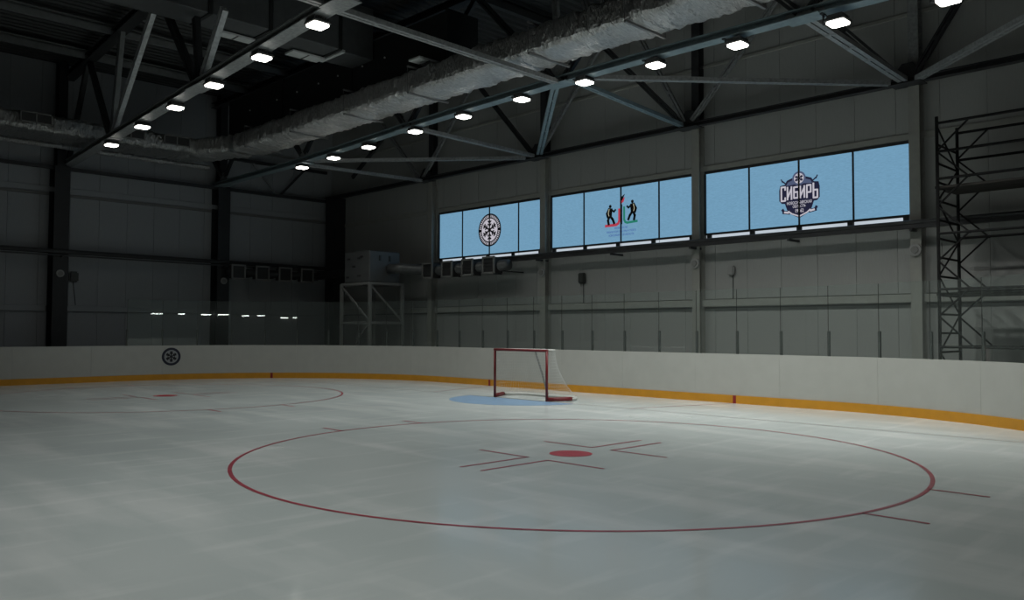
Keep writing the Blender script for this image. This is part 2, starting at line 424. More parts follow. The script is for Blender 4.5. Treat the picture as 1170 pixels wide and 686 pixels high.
for i, (x0, x1, seams) in enumerate(WIN):
    bm = B(); y0, y1 = YE-.10, YE-.04
    for a, b in (((x0-.03, y0, ZW1), (x1+.03, y1, ZW1+.07)), ((x0-.03, y0, ZW0-.06), (x1+.03, y1, ZW0)), ((x0-.05, y0, ZW0), (x0, y1, ZW1)), ((x1, y0, ZW0), (x1+.05, y1, ZW1)),
                 ((x0-.03, y0, ZW0-.19), (x1+.03, y1, ZW0-.16))): box(bm, a, b)
    wf = struct('window_%d' % (i+1), bm, 'dark'); wins.append(wf)
    xs = [x0, *seams, x1]
    for a, b in zip(xs, xs[1:]):
        bm = B(); box(bm, (a+.012, y1-.025, ZW0), (b-.012, y1-.01, ZW1)); part('pane', bm, 'pane', wf)
        bm = B(); box(bm, (a+.012, y1-.025, ZW0-.155), (b-.012, y1-.01, ZW0-.06)); part('lower_pane', bm, 'strip', wf)
    for s in seams:
        bm = B(); box(bm, (s-.022, y1-.05, ZW0), (s+.022, y1-.005, ZW1)); part('mullion', bm, 'dark', wf)
    n = 4
    for k in range(n+1):
        xx = x0+.12+(x1-x0-.24)*k/n; bm = B(); box(bm, (xx-.07, y0-.01, ZW0-.18), (xx+.07, y1, ZW0-.03)); part('sill_clip', bm, 'dark', wf)
YP = YE-.066                                              # front of the panes
emblem_snow(wins[0], (-7.36, YP-.002, 5.37), .60)
# youth sport emblem: red and green strokes, torch, two skaters
def film(name, bm, m, parent, at): return put(name, mesh(name, bm, m), parent, at)
cx, cz = -1.34, 5.42; at = (cx, YP-.002, cz)
bm = B(); stroke(bm, [(-.07,.10),(-.07,-.26),(-.11,-.34),(-.20,-.38),(-.62,-.385)], .085, .004); film('red_stroke', bm, 'filmred', wins[1], at)
bm = B(); stroke(bm, [(.12,.15),(.12,-.24),(.16,-.32),(.24,-.35),(.62,-.33)], .07, .004); film('green_stroke', bm, 'filmgreen', wins[1], at)
bm = B(); poly(bm, [(-.025,-.38),(.045,-.38),(.045,.24),(-.025,.24)], .0045); film('torch', bm, 'printblack', wins[1], at)
bm = B(); poly(bm, [(0,.26),(.10,.32),(.15,.46),(.08,.43),(.07,.52),(-.02,.42),(-.05,.32)], .0045); film('flame', bm, 'filmred', wins[1], at)
bm = B(); poly(bm, [(-.02,.34),(.06,.38),(.15,.56),(.02,.48)], .0055); film('flame_tip', bm, 'printblack', wins[1], at)
for sx, ox, oz in ((-1, -.42, -.02), (1, .43, .05)):
    bm = B(); T = lambda L: [(ox+sx*x, oz+z) for x, z in L]
    poly(bm, circ(.052, 14, ox+sx*.01, oz+.24), .005)
    poly(bm, T([(.09,.20),(-.08,.17),(-.06,.0),(-.05,-.11),(.09,-.09),(.14,.06)]), .005)
    stroke(bm, T([(.07,.15),(.15,.02),(.11,-.10)]), .07, .0045); stroke(bm, T([(-.05,.13),(-.14,.06),(-.20,.12)]), .06, .0045)
    stroke(bm, T([(.04,-.07),(.10,-.2),(.07,-.33)]), .085, .0045); stroke(bm, T([(.0,-.08),(-.09,-.18),(-.15,-.31)]), .085, .0045)
    film('player_figure', bm, 'printblack', wins[1], at)
    bm = B(); stroke(bm, T([(.05,.16),(.085,.03),(.06,-.06)]), .022, .0065); film('player_stripe', bm, 'filmcream', wins[1], at)
for s, z, sz, xs in (('МИНИСТЕРСТВО', -.49, .085, .72), ('ФИЗИЧЕСКОЙ КУЛЬТУРЫ И СПОРТА', -.60, .085, .74), ('НОВОСИБИРСКОЙ ОБЛАСТИ', -.71, .085, .80)):
    put('lettering', text_mesh(s, sz, 'filmblue', .001, xs, .0015), wins[1], (cx, YP-.004, cz+z))
# club crest
cx, cz = 4.53, 5.34; at = lambda y: (cx, YP-y, cz)
W3 = wins[2]
crest = [(-.40,.26),(-.34,.36),(-.17,.42),(-.13,.52),(0,.58),(.13,.52),(.17,.42),(.34,.36),(.40,.26),(.53,.24),(.56,.12),(.56,-.16),(.49,-.24),(.40,-.25),(.34,-.42),(.24,-.54),(0,-.66),(-.24,-.54),(-.34,-.42),(-.40,-.25),(-.49,-.24),(-.56,-.16),(-.56,.12),(-.53,.24)]
bm = B(); poly(bm, crest, .004); film('crest_field', bm, 'filmnavy', W3, at(.002))
bm = B(); poly(bm, [(-.36,.22),(-.31,.31),(-.16,.36),(.16,.36),(.31,.31),(.36,.22),(0,.25)], .002); film('crest_shoulder', bm, 'filmslate', W3, at(.006))
bm = B(); poly(bm, circ(.185, 32, 0, .385), .002); film('crest_roundel_rim', bm, 'filmslate', W3, at(.008))
bm = B(); poly(bm, circ(.135, 32, 0, .385), .002); film('crest_roundel', bm, 'filmwhite', W3, at(.010))
bm = B(); snowflake(bm, .11, .002, .028); film('crest_snowflake', bm, 'filmnavy', W3, (cx, YP-.012, cz+.385))
bm = B(); stroke(bm, [(-.30,-.46),(-.21,-.53),(0,-.615),(.21,-.53),(.30,-.46)], .035, .002); film('crest_border', bm, 'filmwhite', W3, at(.006))
for sx in (-1, 1):
    bm = B(); stroke(bm, [(sx*.36,.27),(sx*.47,.36)], .035, .004); stroke(bm, [(sx*.46,.33),(sx*.50,.41)], .03, .004)
    stroke(bm, [(sx*.28,-.50),(sx*.45,-.47)], .09, .004); stroke(bm, [(sx*.43,-.47),(sx*.47,-.40)], .07, .004); film('crest_stick', bm, 'filmnavy', W3, at(.002))
    bm = B(); stroke(bm, [(sx*.30,-.495),(sx*.41,-.475)], .05, .002); film('crest_stick_tape', bm, 'filmwhite', W3, at(.006))
GL = {'С': [[(1,.76),(1,.97),(.03,.97),(.03,.03),(1,.03),(1,.24)]], 'И': [[(0,0),(0,1)], [(0,.12),(1,.88)], [(1,0),(1,1)]],
      'Б': [[(.95,.97),(.03,.97),(.03,.03),(.97,.03),(.97,.54),(.03,.54)]], 'Р': [[(.03,0),(.03,.97),(.97,.97),(.97,.42),(.03,.42)]],
      'Ь': [[(.03,1),(.03,.03),(.97,.03),(.97,.54),(.03,.54)]]}
for k, g in enumerate('СИБИРЬ'):                          # angular block capitals, taller toward both ends
    e = abs(k-2.5)/2.5; w_, h_ = .112, .30+.09*e*e; x_, z_ = -.50+k*.178, -.13-.05*e*e
    bm = B()
    for st in GL[g]: stroke(bm, [(x_+a*w_, z_+b*h_) for a, b in st], .044, .002)
    film('crest_letter', bm, 'filmwhite', W3, at(.008))
put('lettering', text_mesh('НОВОСИБИРСКАЯ', .105, 'filmwhite', .001, .72, .001), W3, (cx, YP-.008, cz-.255))
put('lettering', text_mesh('ОБЛАСТЬ', .10, 'filmwhite', .001, .75, .001), W3, (cx, YP-.008, cz-.35))
put('lettering', text_mesh('19  62', .13, 'filmwhite', .001, .75, .002), W3, (cx, YP-.008, cz-.47))

# ------------------------------------------------------------------ roof trusses
def truss(label, Yf, zf, z1, bottoms, Xa, Xb, chord_m, web_m, heavy=.13, webs=(), cw=.26, ch=.20):
    t = thing('roof_truss', label, 'truss', (0, Yf(0), zf(0)), 'steel roof trusses')
    bm = B(); n = max(1, int((Xb-Xa)/3)); xs = [Xa+(Xb-Xa)*i/n for i in range(n+1)]
    for a, b in zip(xs, xs[1:]): ibeam(bm, (a, Yf(a), zf(a)), (b, Yf(b), zf(b)), cw, ch, .022)
    part('bottom_chord', bm, chord_m, t)
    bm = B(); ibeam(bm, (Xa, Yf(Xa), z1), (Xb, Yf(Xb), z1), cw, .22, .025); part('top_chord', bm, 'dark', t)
    for p, q, m in webs:
        bm = B(); twin(bm, (p[0], Yf(p[0]), p[1]), (q[0], Yf(q[0]), q[1]), heavy, heavy*.8, .03, (0,1,0)); part('diagonal', bm, m, t)
    for x in bottoms:
        bm = B(); poly(bm, [(-.42,-.08),(.42,-.08),(.30,.16),(.12,.38),(-.12,.38),(-.30,.16)], .025); part('gusset_plate', bm, web_m, t, loc=(x, Yf(x)-Yf(0)+.012, zf(x)-zf(0)+.05))
        if Xa < x-.4 and x+.4 < Xb:
            bm = B(); y = Yf(x); z = zf(x)-ch/2; box(bm, (x-.36, y-.22, z-.02), (x+.36, y+.22, z-.002)); part('node_plate', bm, chord_m, t)
    return t
ZC = 7.74
def warren(nodes, z0, z1, m, half=3.0):
    out = []
    for x in nodes: out += [((x-.12, z0), (x-half, z1), m), ((x+.12, z0), (x+half, z1), m)]
    return out
NA = [-17.0, -10.9, -4.95, 1.15, 7.45, 13.5]; NB = [-12.25, -4.9, 2.0, 9.0]; NE = [-10.55, -4.55, 1.45, 7.45, 13.45]
YFA = lambda x: .2                                       # far truss, slightly cambered
ZFA = lambda x: max(7.58, 7.83-.0017*(x-1.5)**2)
YFB = lambda x: -5.67-.066*(x+12.27)                      # near truss, slightly out of square
ZFB = lambda x: 7.67
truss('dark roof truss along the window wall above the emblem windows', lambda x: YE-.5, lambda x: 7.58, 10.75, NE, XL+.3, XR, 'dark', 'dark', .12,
      [((-4.75,7.68),(-7.5,10.6),'dark'), ((-4.45,7.68),(-1.9,10.6),'truss'), ((1.2,7.7),(-1.75,10.7),'dark'), ((1.3,7.7),(-.3,10.6),'truss'), ((1.55,7.7),(4.4,10.7),'truss'),  # dark webs have shade, grey webs light, put into their colour
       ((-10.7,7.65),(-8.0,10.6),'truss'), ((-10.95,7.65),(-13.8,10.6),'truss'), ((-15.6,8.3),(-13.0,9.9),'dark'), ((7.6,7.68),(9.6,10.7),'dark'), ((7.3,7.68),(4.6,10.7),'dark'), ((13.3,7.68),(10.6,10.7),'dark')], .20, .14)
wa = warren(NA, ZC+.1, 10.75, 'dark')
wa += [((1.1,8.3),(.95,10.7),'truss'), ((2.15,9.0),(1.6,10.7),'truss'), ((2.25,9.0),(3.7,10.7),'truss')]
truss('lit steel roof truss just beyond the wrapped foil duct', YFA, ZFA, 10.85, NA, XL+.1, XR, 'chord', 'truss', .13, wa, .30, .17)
wb = [((-12.1,7.8),(-8.4,10.62),'bright'), ((-12.5,7.8),(-15.1,10.76),'dark'), ((-12.2,7.8),(-11.4,10.8),'purlin'), ((-5.15,7.8),(-7.9,10.75),'dark'), ((-4.9,7.8),(-5.2,9.4),'dark'), ((-4.65,7.8),(-3.4,9.1),'bright'),  # bright bars carry the lamp light in their colour, dark ones shade
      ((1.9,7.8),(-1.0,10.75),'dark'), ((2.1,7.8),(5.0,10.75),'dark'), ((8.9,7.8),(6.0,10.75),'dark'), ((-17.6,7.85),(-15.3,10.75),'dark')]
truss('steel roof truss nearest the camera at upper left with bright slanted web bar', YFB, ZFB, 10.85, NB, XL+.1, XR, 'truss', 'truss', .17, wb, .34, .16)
# lattice eaves beam on the left wall
t = thing('lattice_beam', 'dark low lattice beam along the left wall just under the foil duct branch', 'beam', (XL+.4, 0, 7.45), 'steel roof trusses')
bm = B(); bar(bm, (XL+.4, -20, 7.46), (XL+.4, 5.3, 7.46), .14, .12); part('bottom_chord', bm, 'dark', t)
bm = B(); bar(bm, (XL+.4, -20, 8.75), (XL+.4, 5.3, 8.75), .12, .12); part('top_chord', bm, 'dark', t)
for j in (2,):
    y = 2.95+(j-2)*2.45
    bm = B(); bar(bm, (XL+.4, y+.08, 7.5), (XL+.4, y+1.2, 8.7), .08, .08); part('diagonal', bm, 'dark', t)
    bm = B(); bar(bm, (XL+.4, y-.08, 7.5), (XL+.4, y-1.2, 8.7), .08, .08); part('diagonal', bm, 'truss' if j == 2 else 'dark', t)
# horizontal bracing between far truss and window wall, and between the two trusses
def brace(p, q, label, w=.12, m='truss'):
    bm = B(); twin(bm, p, q, w, .10, .03); return solo('bracing_bar', bm, m, label, 'beam', 'horizontal roof bracing')
ye = YE-.66; yf = .36; ze = 7.56
def zz(x): return ZFA(x)-.04
brace((-10.9,yf,zz(-10.9)-.06),(-10.6,ye,ze-.05), 'roof bracing bar running from the last lamp toward the wall left of the snowflake window')
brace((-10.4,yf,zz(-10.4)),(-4.95,ye,ze), 'longest level roof bracing bar, above the snowflake window')
brace((-4.8,yf,zz(-4.8)),(-4.6,ye,ze+.03), 'roof bracing bar sloping to the post between the snowflake and the torch emblem windows')
brace((.85,yf,zz(.85)),(-4.3,ye,ze+.06), 'steep bolted roof bracing bar above the torch emblem window, left of its lamp', .17, 'chord')
brace((1.5,yf,zz(1.2)),(1.3,ye,ze+.03), 'bluish roof bracing bar sloping down to the post left of the shield crest window', .13, 'chord')
brace((1.9,yf,zz(1.6)),(7.1,ye,ze), 'long level roof bracing bar, above the shield crest window')
brace((7.45,yf,zz(7.3)),(7.4,ye,ze+.03), 'dark bolted roof bracing bar sloping to the post right of the shield crest window', .2, 'truss')
brace((13.3,yf,zz(13)),(7.75,ye,ze), 'roof bracing bar at upper right edge, above the scaffold tower', .16)
brace((1.55,YFB(1.5)+.18,7.68),(1.2,.0,7.76), 'pale roof tie bar crossing under the foil duct between the two lamp trusses', .16)
brace((1.6,YFB(1.5)-.18,7.68),(1.8,-12,7.7), 'pale roof tie bar leaving the near truss at the top edge, beside its last lamp', .16)
# purlins under the deck
for k, x in enumerate((-15.15, -12.1, -9.0, -6.0, -2.1, 1.0, 4.0, 7.0)):
    bm = B(); ibeam(bm, (x, -20, 10.98), (x, YE-.1, 10.98), .22, .26, .03); bar(bm, (x+.1, -20, 10.9), (x+.1, YE-.1, 10.9), .03, .2)
    solo('roof_purlin', bm, 'purlin' if x < -10 else 'deck', '%s roof purlin under the deck, counted from the left wall' % ORD[k], 'beam', 'roof purlins')  # purlins past the left ones: roof shade put in as the dark deck colour

# ------------------------------------------------------------------ lamps
lm_h = None
def lamp_meshes():
    bm = B(); box(bm, (-.19,-.19,.02), (.19,.19,.07)); bmesh.ops.bevel(bm, geom=bm.edges[:], offset=.015, segments=1, affect='EDGES')
    for k in range(7): box(bm, (-.15, -.16+k*.05, .07), (.15, -.145+k*.05, .14))
    h = mesh('housing', bm, 'lamp')
    bm = B(); bm.faces.new([bm.verts.new(p) for p in ((-.165,-.13,0),(-.13,-.165,0),(.13,-.165,0),(.165,-.13,0),(.165,.13,0),(.13,.165,0),(-.13,.165,0),(-.165,.13,0))])
    r = bmesh.ops.extrude_face_region(bm, geom=bm.faces[:]); bmesh.ops.translate(bm, vec=(0,0,-.035), verts=[v for v in r['geom'] if isinstance(v, bmesh.types.BMVert)])
    bmesh.ops.translate(bm, vec=(0,0,.018), verts=bm.verts)
    l = mesh('lens', bm, 'lens')
    return h, l
LMP = lamp_meshes()
def lamp(x, y, z, label, group='ceiling floodlights', power=1.0, ztop=7.58):
    ld = bpy.data.lights.new('lamp_light', 'AREA'); ld.shape = 'DISK'; ld.size = .32; ld.color = (.98, 1.0, .965)
    ld.spread = math.radians(LAMP_SPREAD)
    ld.energy = LAMP_W * power * min(1.0, max(.19, .19 + .81*(x+7.5)/13.5))         # the lamps toward the left wall burn dimmer
    t = thing('ceiling_floodlight', label, 'lamp', (x, y, z), group)
    for nme, me in zip(('housing','lens'), LMP): put(nme, me, t, (0,0,0))
    bm = B(); hz = max(.1, ztop-z); tube(bm, [(-.28,0,hz),(-.28,0,.05)], .018, 6); tube(bm, [(-.29,0,.05),(-.20,0,.05)], .018, 6); bar(bm, (-.28,-.09,hz-.012),(-.28,.09,hz-.012), .06, .025)
    put('bracket', mesh('bracket', bm, 'dark'), t, (0,0,0))
    lo = bpy.data.objects.new('lamp_light', ld); C.objects.link(lo); lo.parent = t; lo.location = (0,0,-.05)
    return t
LA = [(-10.95,7.38),(-8.95,7.42),(-6.95,7.47),(-4.58,7.56),(-2.42,7.61),(-.16,7.64),(1.95,7.63),(4.0,7.58),(6.02,7.53),(8.1,7.44),(10.0,7.32)]
for i, (x, z) in enumerate(LA): lamp(x, YFA(x), z-.02, '%s lit floodlight counted from the far left end of the far truss' % ORD[i], ztop=ZFA(x)-.085)
LB = [-12.3, -9.25, -6.55, -3.95, -1.32, 1.15]
for i, x in enumerate(LB): lamp(x, YFB(x), 7.43, '%s lit floodlight counted from the left along the near truss' % ORD[i], power=.75, ztop=7.59)
for i in range(5): lamp(3.2+2.2*i, -11.6, 7.45, 'lit floodlight over the near ice, out of the picture', 'floodlights behind the camera', NEAR_POWER)

# ------------------------------------------------------------------ wrapped foil duct
def foil_run(bm, p, q, w, h, step=.065, amp=.042, rad=.13):
    d, s, u = frame_of(p, q); L = (V(q)-V(p)).length; n = int(L/step); ring = []; per = []
    rad = min(rad, w*.45, h*.45)
    def side(a, b, k): per.extend([(a[0]+(b[0]-a[0])*i/k, a[1]+(b[1]-a[1])*i/k) for i in range(k)])
    def corner(cx, cz, a0): per.extend([(cx+rad*math.cos(a0+math.pi/2*i/3), cz+rad*math.sin(a0+math.pi/2*i/3)) for i in range(3)])
    W, H = w/2-rad, h/2-rad; kw, kh = max(2, int(2*W/.14)), max(2, int(2*H/.12))
    side((-W,-h/2), (W,-h/2), kw); corner(W, -H, -math.pi/2); side((w/2,-H), (w/2,H), kh); corner(W, H, 0)
    side((W,h/2), (-W,h/2), kw); corner(-W, H, math.pi/2); side((-w/2,H), (-w/2,-H), kh); corner(-W, -H, math.pi)
    for i in range(n+1):
        c = V(p)+d*L*i/n; r = []; l = i*step
        tight = .35+.65*abs(math.sin(math.pi*l/1.5))**.5                  # drawn in by straps every metre and a half
        for a, b in per:
            pt = c+s*a+u*b
            nv = noise.noise_vector(pt*2.1)*amp*.7 + noise.noise_vector(pt*9.0)*amp*.45
            wr = (noise.noise(V((l*5.5, a*1.0+3, b*1.0)))+.7*noise.noise(V((l*13.0, a*1.8, b*1.8))))*amp*1.15*tight
            sag = -.04*(1-(2*a/w)**2)*tight if b < 0 else 0
            r.append(bm.verts.new(pt + nv + u*sag + (s*a/w*2+u*b/h*2)*wr))
        ring.append(r)
    m = len(per)
    for a, b in zip(ring, ring[1:]):
        for k in range(m): bm.faces.new((a[k], a[(k+1)%m], b[(k+1)%m], b[k]))
    bm.faces.new(ring[0][::-1]); bm.faces.new(ring[-1]); return bm
fd = thing('foil_duct', 'long crinkled silver foil wrapped air duct running beside the lit far truss', 'duct', (-1, -.98, 8.2))
bm = B(); foil_run(bm, (-12.55, -.98, 8.24), (12.5, -.98, 8.24), 1.22, .58); part('main_run', bm, 'foil', fd)
fb = thing('foil_duct', 'foil wrapped air duct with paired vent grilles running along the left wall', 'duct', (-14.95, -6, 8.2))
bm = B(); foil_run(bm, (-14.95, -20.0, 8.22), (-14.95, -1.75, 8.22), 1.75, .54); part('branch_run', bm, 'foil_along', fb)
bm = B(); foil_run(bm, (-14.95, -2.0, 8.22), (-12.95, -1.1, 8.24), 1.25, .56); part('elbow', bm, 'foil', fb)
XF = -14.04
for y in (-7.75, -4.9, -3.35, -2.1+.25):
    yc = y+.42; y0, y1 = yc-.42, yc+.42
    bm = B(); box(bm, (XF-.02, y0, 8.16), (XF+.045, y1, 8.44)); g = part('vent_grille', bm, 'grille', fb)
    bm = B()
    for a, b in (((XF+.03,y0-.03,8.43),(XF+.07,y1+.03,8.46)), ((XF+.03,y0-.03,8.13),(XF+.07,y1+.03,8.16)), ((XF+.03,y0-.03,8.13),(XF+.07,y0,8.46)), ((XF+.03,y1,8.13),(XF+.07,y1+.03,8.46)), ((XF+.03,yc-.015,8.13),(XF+.07,yc+.015,8.46))): box(bm, a, b)
    part('grille_frame', bm, 'frame', g)
bm = B(); foil_run(bm, (-16.25, -20.0, 7.98), (-16.25, -.75, 7.98), .14, .14, .12, .02); part('insulated_pipe', bm, 'foil_along', fb)
for x in (-11.5, -8.5, -5.5, -2.5, 1.9, 4.6, 6.9, 9.5):
    bm = B(); box(bm, (x-.03, -1.66, 7.88), (x+.03, -.30, 7.93)); tube(bm, [(x,-1.68,7.9),(x,-1.68,8.6)], .007, 5); tube(bm, [(x,-.28,7.9),(x,-.28,8.6)], .007, 5); box(bm, (x-.03,-1.69,8.58), (x+.03,-.27,8.62))
    part('hanger', bm, 'foilstrap', fd)

# ------------------------------------------------------------------ black ducts in the roof space
bd = thing('black_duct', 'large black rectangular duct running above the foil duct with a row of bolts', 'duct', (-7.9, -.5, 8.8))
for x0, x1 in ((-14.1,-10.2), (-10.2,-6.1), (-4.75,-1.7)):
    bm = B(); box(bm, (x0+.02, -1.0, 8.75), (x1-.02, 0, 10.05)); part('duct_section', bm, 'black', bd)
    bm = B(); box(bm, (x1-.05, -1.04, 8.71), (x1+.03, .04, 10.09)); part('flange', bm, 'black', bd)
bm = B(); box(bm, (-6.12, -1.0, 8.75), (-4.73, 0, 10.05)); part('duct_section', bm, 'black', bd)
for x in (-12.4, -10.5, -9.2, -7.9, -6.8, -5.5, -4.4):
    bm = B(); disc(bm, (x, -1.03, 9.42), (0,-1,0), .028, .03, 8); part('bolt', bm, 'plate', bd)
gd = thing('grey_duct', 'dark grey rectangular duct crossing above the near truss at the top', 'duct', (-5.45, -5, 9.5))
for i, (y0, y1) in enumerate(((-12.0,-9.0), (-9.0,-5.92), (-5.88,-4.3), (-4.26,-2.2))):
    bm = B(); box(bm, (-5.95, y0+.03, 9.5), (-4.9, y1-.03, 11.0)); bmesh.ops.bevel(bm, geom=bm.edges[:], offset=.015, segments=1, affect='EDGES'); part('duct_section', bm, 'duct_grey', gd)
    bm = B(); box(bm, (-5.99, y1-.04, 9.47), (-4.86, y1+.05, 11.0)); part('flange', bm, 'black', gd)
fu = thing('fan_unit', 'hanging dark fan box at the end of the grey duct, above the foil duct', 'fan', (-5.5, -1.6, 9.45))
bm = B(); box(bm, (-6.03, -2.1, 9.46), (-4.95, -1.05, 10.95)); bmesh.ops.bevel(bm, geom=bm.edges[:], offset=.02, segments=1, affect='EDGES'); part('casing', bm, 'duct_grey', fu)
bm = B(); box(bm, (-6.07, -2.13, 9.44), (-4.91, -2.02, 9.52)); part('casing_rim', bm, 'plate', fu, label='paler grey rim')
for k, (x0, y0, x1, y1, lab) in enumerate(((-6.12,-3.2,-5.68,-2.2,'pale hatch plate under the grey duct beside the hanging fan box'), (-3.87,-1.27,-3.45,-.47,'pale hatch plate under the black duct, near the tie bar'), (-6.02,-5.3,-5.66,-4.33,'pale hatch plate on the near truss beside a slanted bar'))):
    t = thing('hatch_plate', lab, 'panel', ((x0+x1)/2, (y0+y1)/2, 9.43), 'pale hatch plates on the roof ducts')
    bm = B(); z = 9.40 if k != 1 else 8.70
    if k == 1: x0, y0, x1, y1 = -2.43, -1.55-.15, -1.98, -.85-.15
    box(bm, (x0, y0, z), (x1, y1, z+.05)); part('plate', bm, 'plate', t)
    bm = B(); ym = (y0+y1)/2
    box(bm, (x0, ym-.02, z-.012), (x1, ym+.02, z)); part('plate_joint', bm, 'duct_grey', t)
    bm = B()
    for sx in (x0+.05, x1-.05): tube(bm, [(sx, ym, z+.045), (sx, ym, 8.72 if k == 1 else 9.45)], .015, 5)
    part('hanger', bm, 'dark', t)

# ------------------------------------------------------------------ boards and glass round the rink
P = [V(p) for p in outline(0.0, -17.0, -11.0, .05)]
S = [0.0]
for a, b in zip(P, P[1:]): S.append(S[-1]+(b-a).length)
def at_s(s, off=0.0):
    import bisect
    i = min(max(bisect.bisect_right(S, s)-1, 0), len(P)-2); t = (s-S[i])/(S[i+1]-S[i]); p = P[i].lerp(P[i+1], t)
    a, b = P[max(i-1,0)], P[min(i+2,len(P)-1)]; d = (b-a).normalized(); nrm = V((-d.y, d.x))       # outward (left of travel)
    return p + nrm*off, d, nrm
def swept(bm, s0, s1, o0, o1, z0, z1, step=.3):
    n = max(1, int((s1-s0)/step+.5)); rows = []
    for i in range(n+1):
        s = s0+(s1-s0)*i/n; a, b = at_s(s, o0)[0], at_s(s, o1)[0]
        rows.append([bm.verts.new((a.x,a.y,z0)), bm.verts.new((b.x,b.y,z0)), bm.verts.new((b.x,b.y,z1)), bm.verts.new((a.x,a.y,z1))])
    for a, b in zip(rows, rows[1:]):
        for k in range(4): bm.faces.new((a[k], a[(k+1)%4], b[(k+1)%4], b[k]))
    bm.faces.new(rows[0][::-1]); bm.faces.new(rows[-1]); return bm
s_mid = min(range(len(P)), key=lambda i: (P[i]-V((-1.34, YB))).length); s_ref = S[s_mid]
STEP = 1.125
k0, k1 = math.ceil((0-s_ref)/STEP), math.floor((S[-1]-s_ref)/STEP)
joints = [s_ref+k*STEP for k in range(k0, k1+1)]
rb = thing('rink_boards', 'white dasher boards with a yellow kick plate curving round the ice', 'boards', (0, YB, 0))
for a, b in zip(joints[::2], joints[2::2]):
    bm = B(); swept(bm, a+.0015, b-.0015, 0, .07, .19, ZB-.03); part('board_panel', bm, 'white', rb)
    bm = B(); swept(bm, a+.001, b-.001, -.018, .07, .0, .19); part('kick_plate', bm, 'yellow', rb)
bm = B(); swept(bm, joints[0], joints[-1], 0, .13, ZB-.03, ZB); part('top_rail', bm, 'cap', rb)
for a in joints[::2]:
    bm = B(); p, d, nn = at_s(a, .16); bar(bm, (p.x,p.y,-.04), (p.x,p.y,ZB-.03), .06, .1, (nn.x,nn.y,0)); part('support_post', bm, 'dark', rb)
def near_s(x, y): return S[min(range(len(P)), key=lambda i: (P[i]-V((x, y))).length)]
for x, y in ((4.28, YB), (-4.28, YB), (-xg, 0)):
    s = near_s(x, y); bm = B(); swept(bm, s-.04, s+.04, -.024, -.016, .0, .19); part('red_mark', bm, 'markred', rb, label='small red line mark on the yellow kick plate')
s = near_s(-13.86, -3.05); p, d, nn = at_s(s, -.012)
emblem_snow(rb, (p.x, p.y-YB, .79), .305, False, math.atan2(d.y, d.x))
gj = [a for a in joints if a > near_s(-HW, -5.0)]        # the screens begin where the corner curve begins
sg = thing('safety_glass', 'clear safety glass screens standing on the white rink boards', 'glass', (0, YB, ZB))
for a, b in zip(gj, gj[1:]):
    p, q = at_s(a+.012, .05)[0], at_s(b-.012, .05)[0]
    bm = B(); bar(bm, (p.x,p.y,ZB+.78), (q.x,q.y,ZB+.78), .010, 1.55); part('glass_pane', bm, 'glass', sg)
for a in gj:
    p, d, nn = at_s(a, .09); bm = B(); bar(bm, (p.x,p.y,ZB), (p.x,p.y,ZB+.55), .05, .05, (nn.x,nn.y,0)); part('post', bm, 'alu', sg)
    p, d, nn = at_s(a, .062); bm = B(); bar(bm, (p.x,p.y,ZB+.55), (p.x,p.y,ZB+1.55), .010, .016, (nn.x,nn.y,0)); part('joint_strip', bm, 'joint', sg)

# ------------------------------------------------------------------ goal
gl = thing('hockey_goal', 'red framed ice hockey goal with white net in front of the boards', 'goal', (0, 0, 0))
R = .034
for sx in (-1, 1):
    bm = B(); tube(bm, [(sx*.915,0,0),(sx*.915,0,1.225)], R, 12); part('goal_post', bm, 'red', gl, True)
bm = B(); tube(bm, [(-.94,0,1.225),(.94,0,1.225)], R, 12); part('crossbar', bm, 'red', gl, True)
base = [(.915,.02),(1.02,.22),(1.16,.46),(1.20,.58),(1.16,.78),(1.0,.98),(.75,1.08),(.4,1.06),(.0,1.02)]
bpts = base+[(-x, y) for x, y in base[-2::-1]]
for sx in (-1, 1):
    bm = B(); tube(bm, [(sx*x, y, .05) for x, y in base[:4]], .05, 10); part('base_side', bm, 'red', gl, True)
bm = B(); tube(bm, [(x, y, .04) for x, y in bpts[3:-3]], .035, 8); part('base_back', bm, 'net', gl, True, label='pale padded rear base bar')
top = [(.915,.03),(.90,.20),(.80,.42),(.62,.52),(.3,.54),(0,.54)]; tpts = top+[(-x, y) for x, y in top[-2::-1]]
bm = B(); tube(bm, [(x, y, 1.235) for x, y in tpts], .018, 8); part('top_frame', bm, 'net', gl, True, label='pale rounded top net frame')
bm = B(); tube(bm, [(0,.54,1.23),(0,.80,.62),(0,1.02,.06)], .026, 8); part('centre_brace', bm, 'greybar', gl, True, label='grey slanted rear brace')
# net: cords as real strands between the top frame and the base
def resample(pts, n):
    pts = [V(p) for p in pts]; L = [0]
    for a, b in zip(pts, pts[1:]): L.append(L[-1]+(b-a).length)
    out = []
    for i in range(n):
        s = L[-1]*i/(n-1); k = 0
        while k < len(pts)-2 and L[k+1] < s: k += 1
        out.append(pts[k].lerp(pts[k+1], (s-L[k])/(L[k+1]-L[k])))
    return out
N1, N2 = 56, 17
ta = resample([(x, y, 1.225) for x, y in tpts], N1); ba = resample([(x, y, .06) for x, y in bpts], N1)
def netp(i, t):
    a, b = ta[i], ba[i]; e = t**1.7                       # hangs steeply, then flares to the base
    return V((a.x+(b.x-a.x)*e, a.y+(b.y-a.y)*e, a.z+(b.z-a.z)*t))
bm = B()
for i in range(N1):
    for k in range(N2-1): tube(bm, [netp(i, k/(N2-1)), netp(i, (k+1)/(N2-1))], .0017, 3, False)
for k in range(1, N2):
    for i in range(N1-1): tube(bm, [netp(i, k/(N2-1)), netp(i+1, k/(N2-1))], .0017, 3, False)
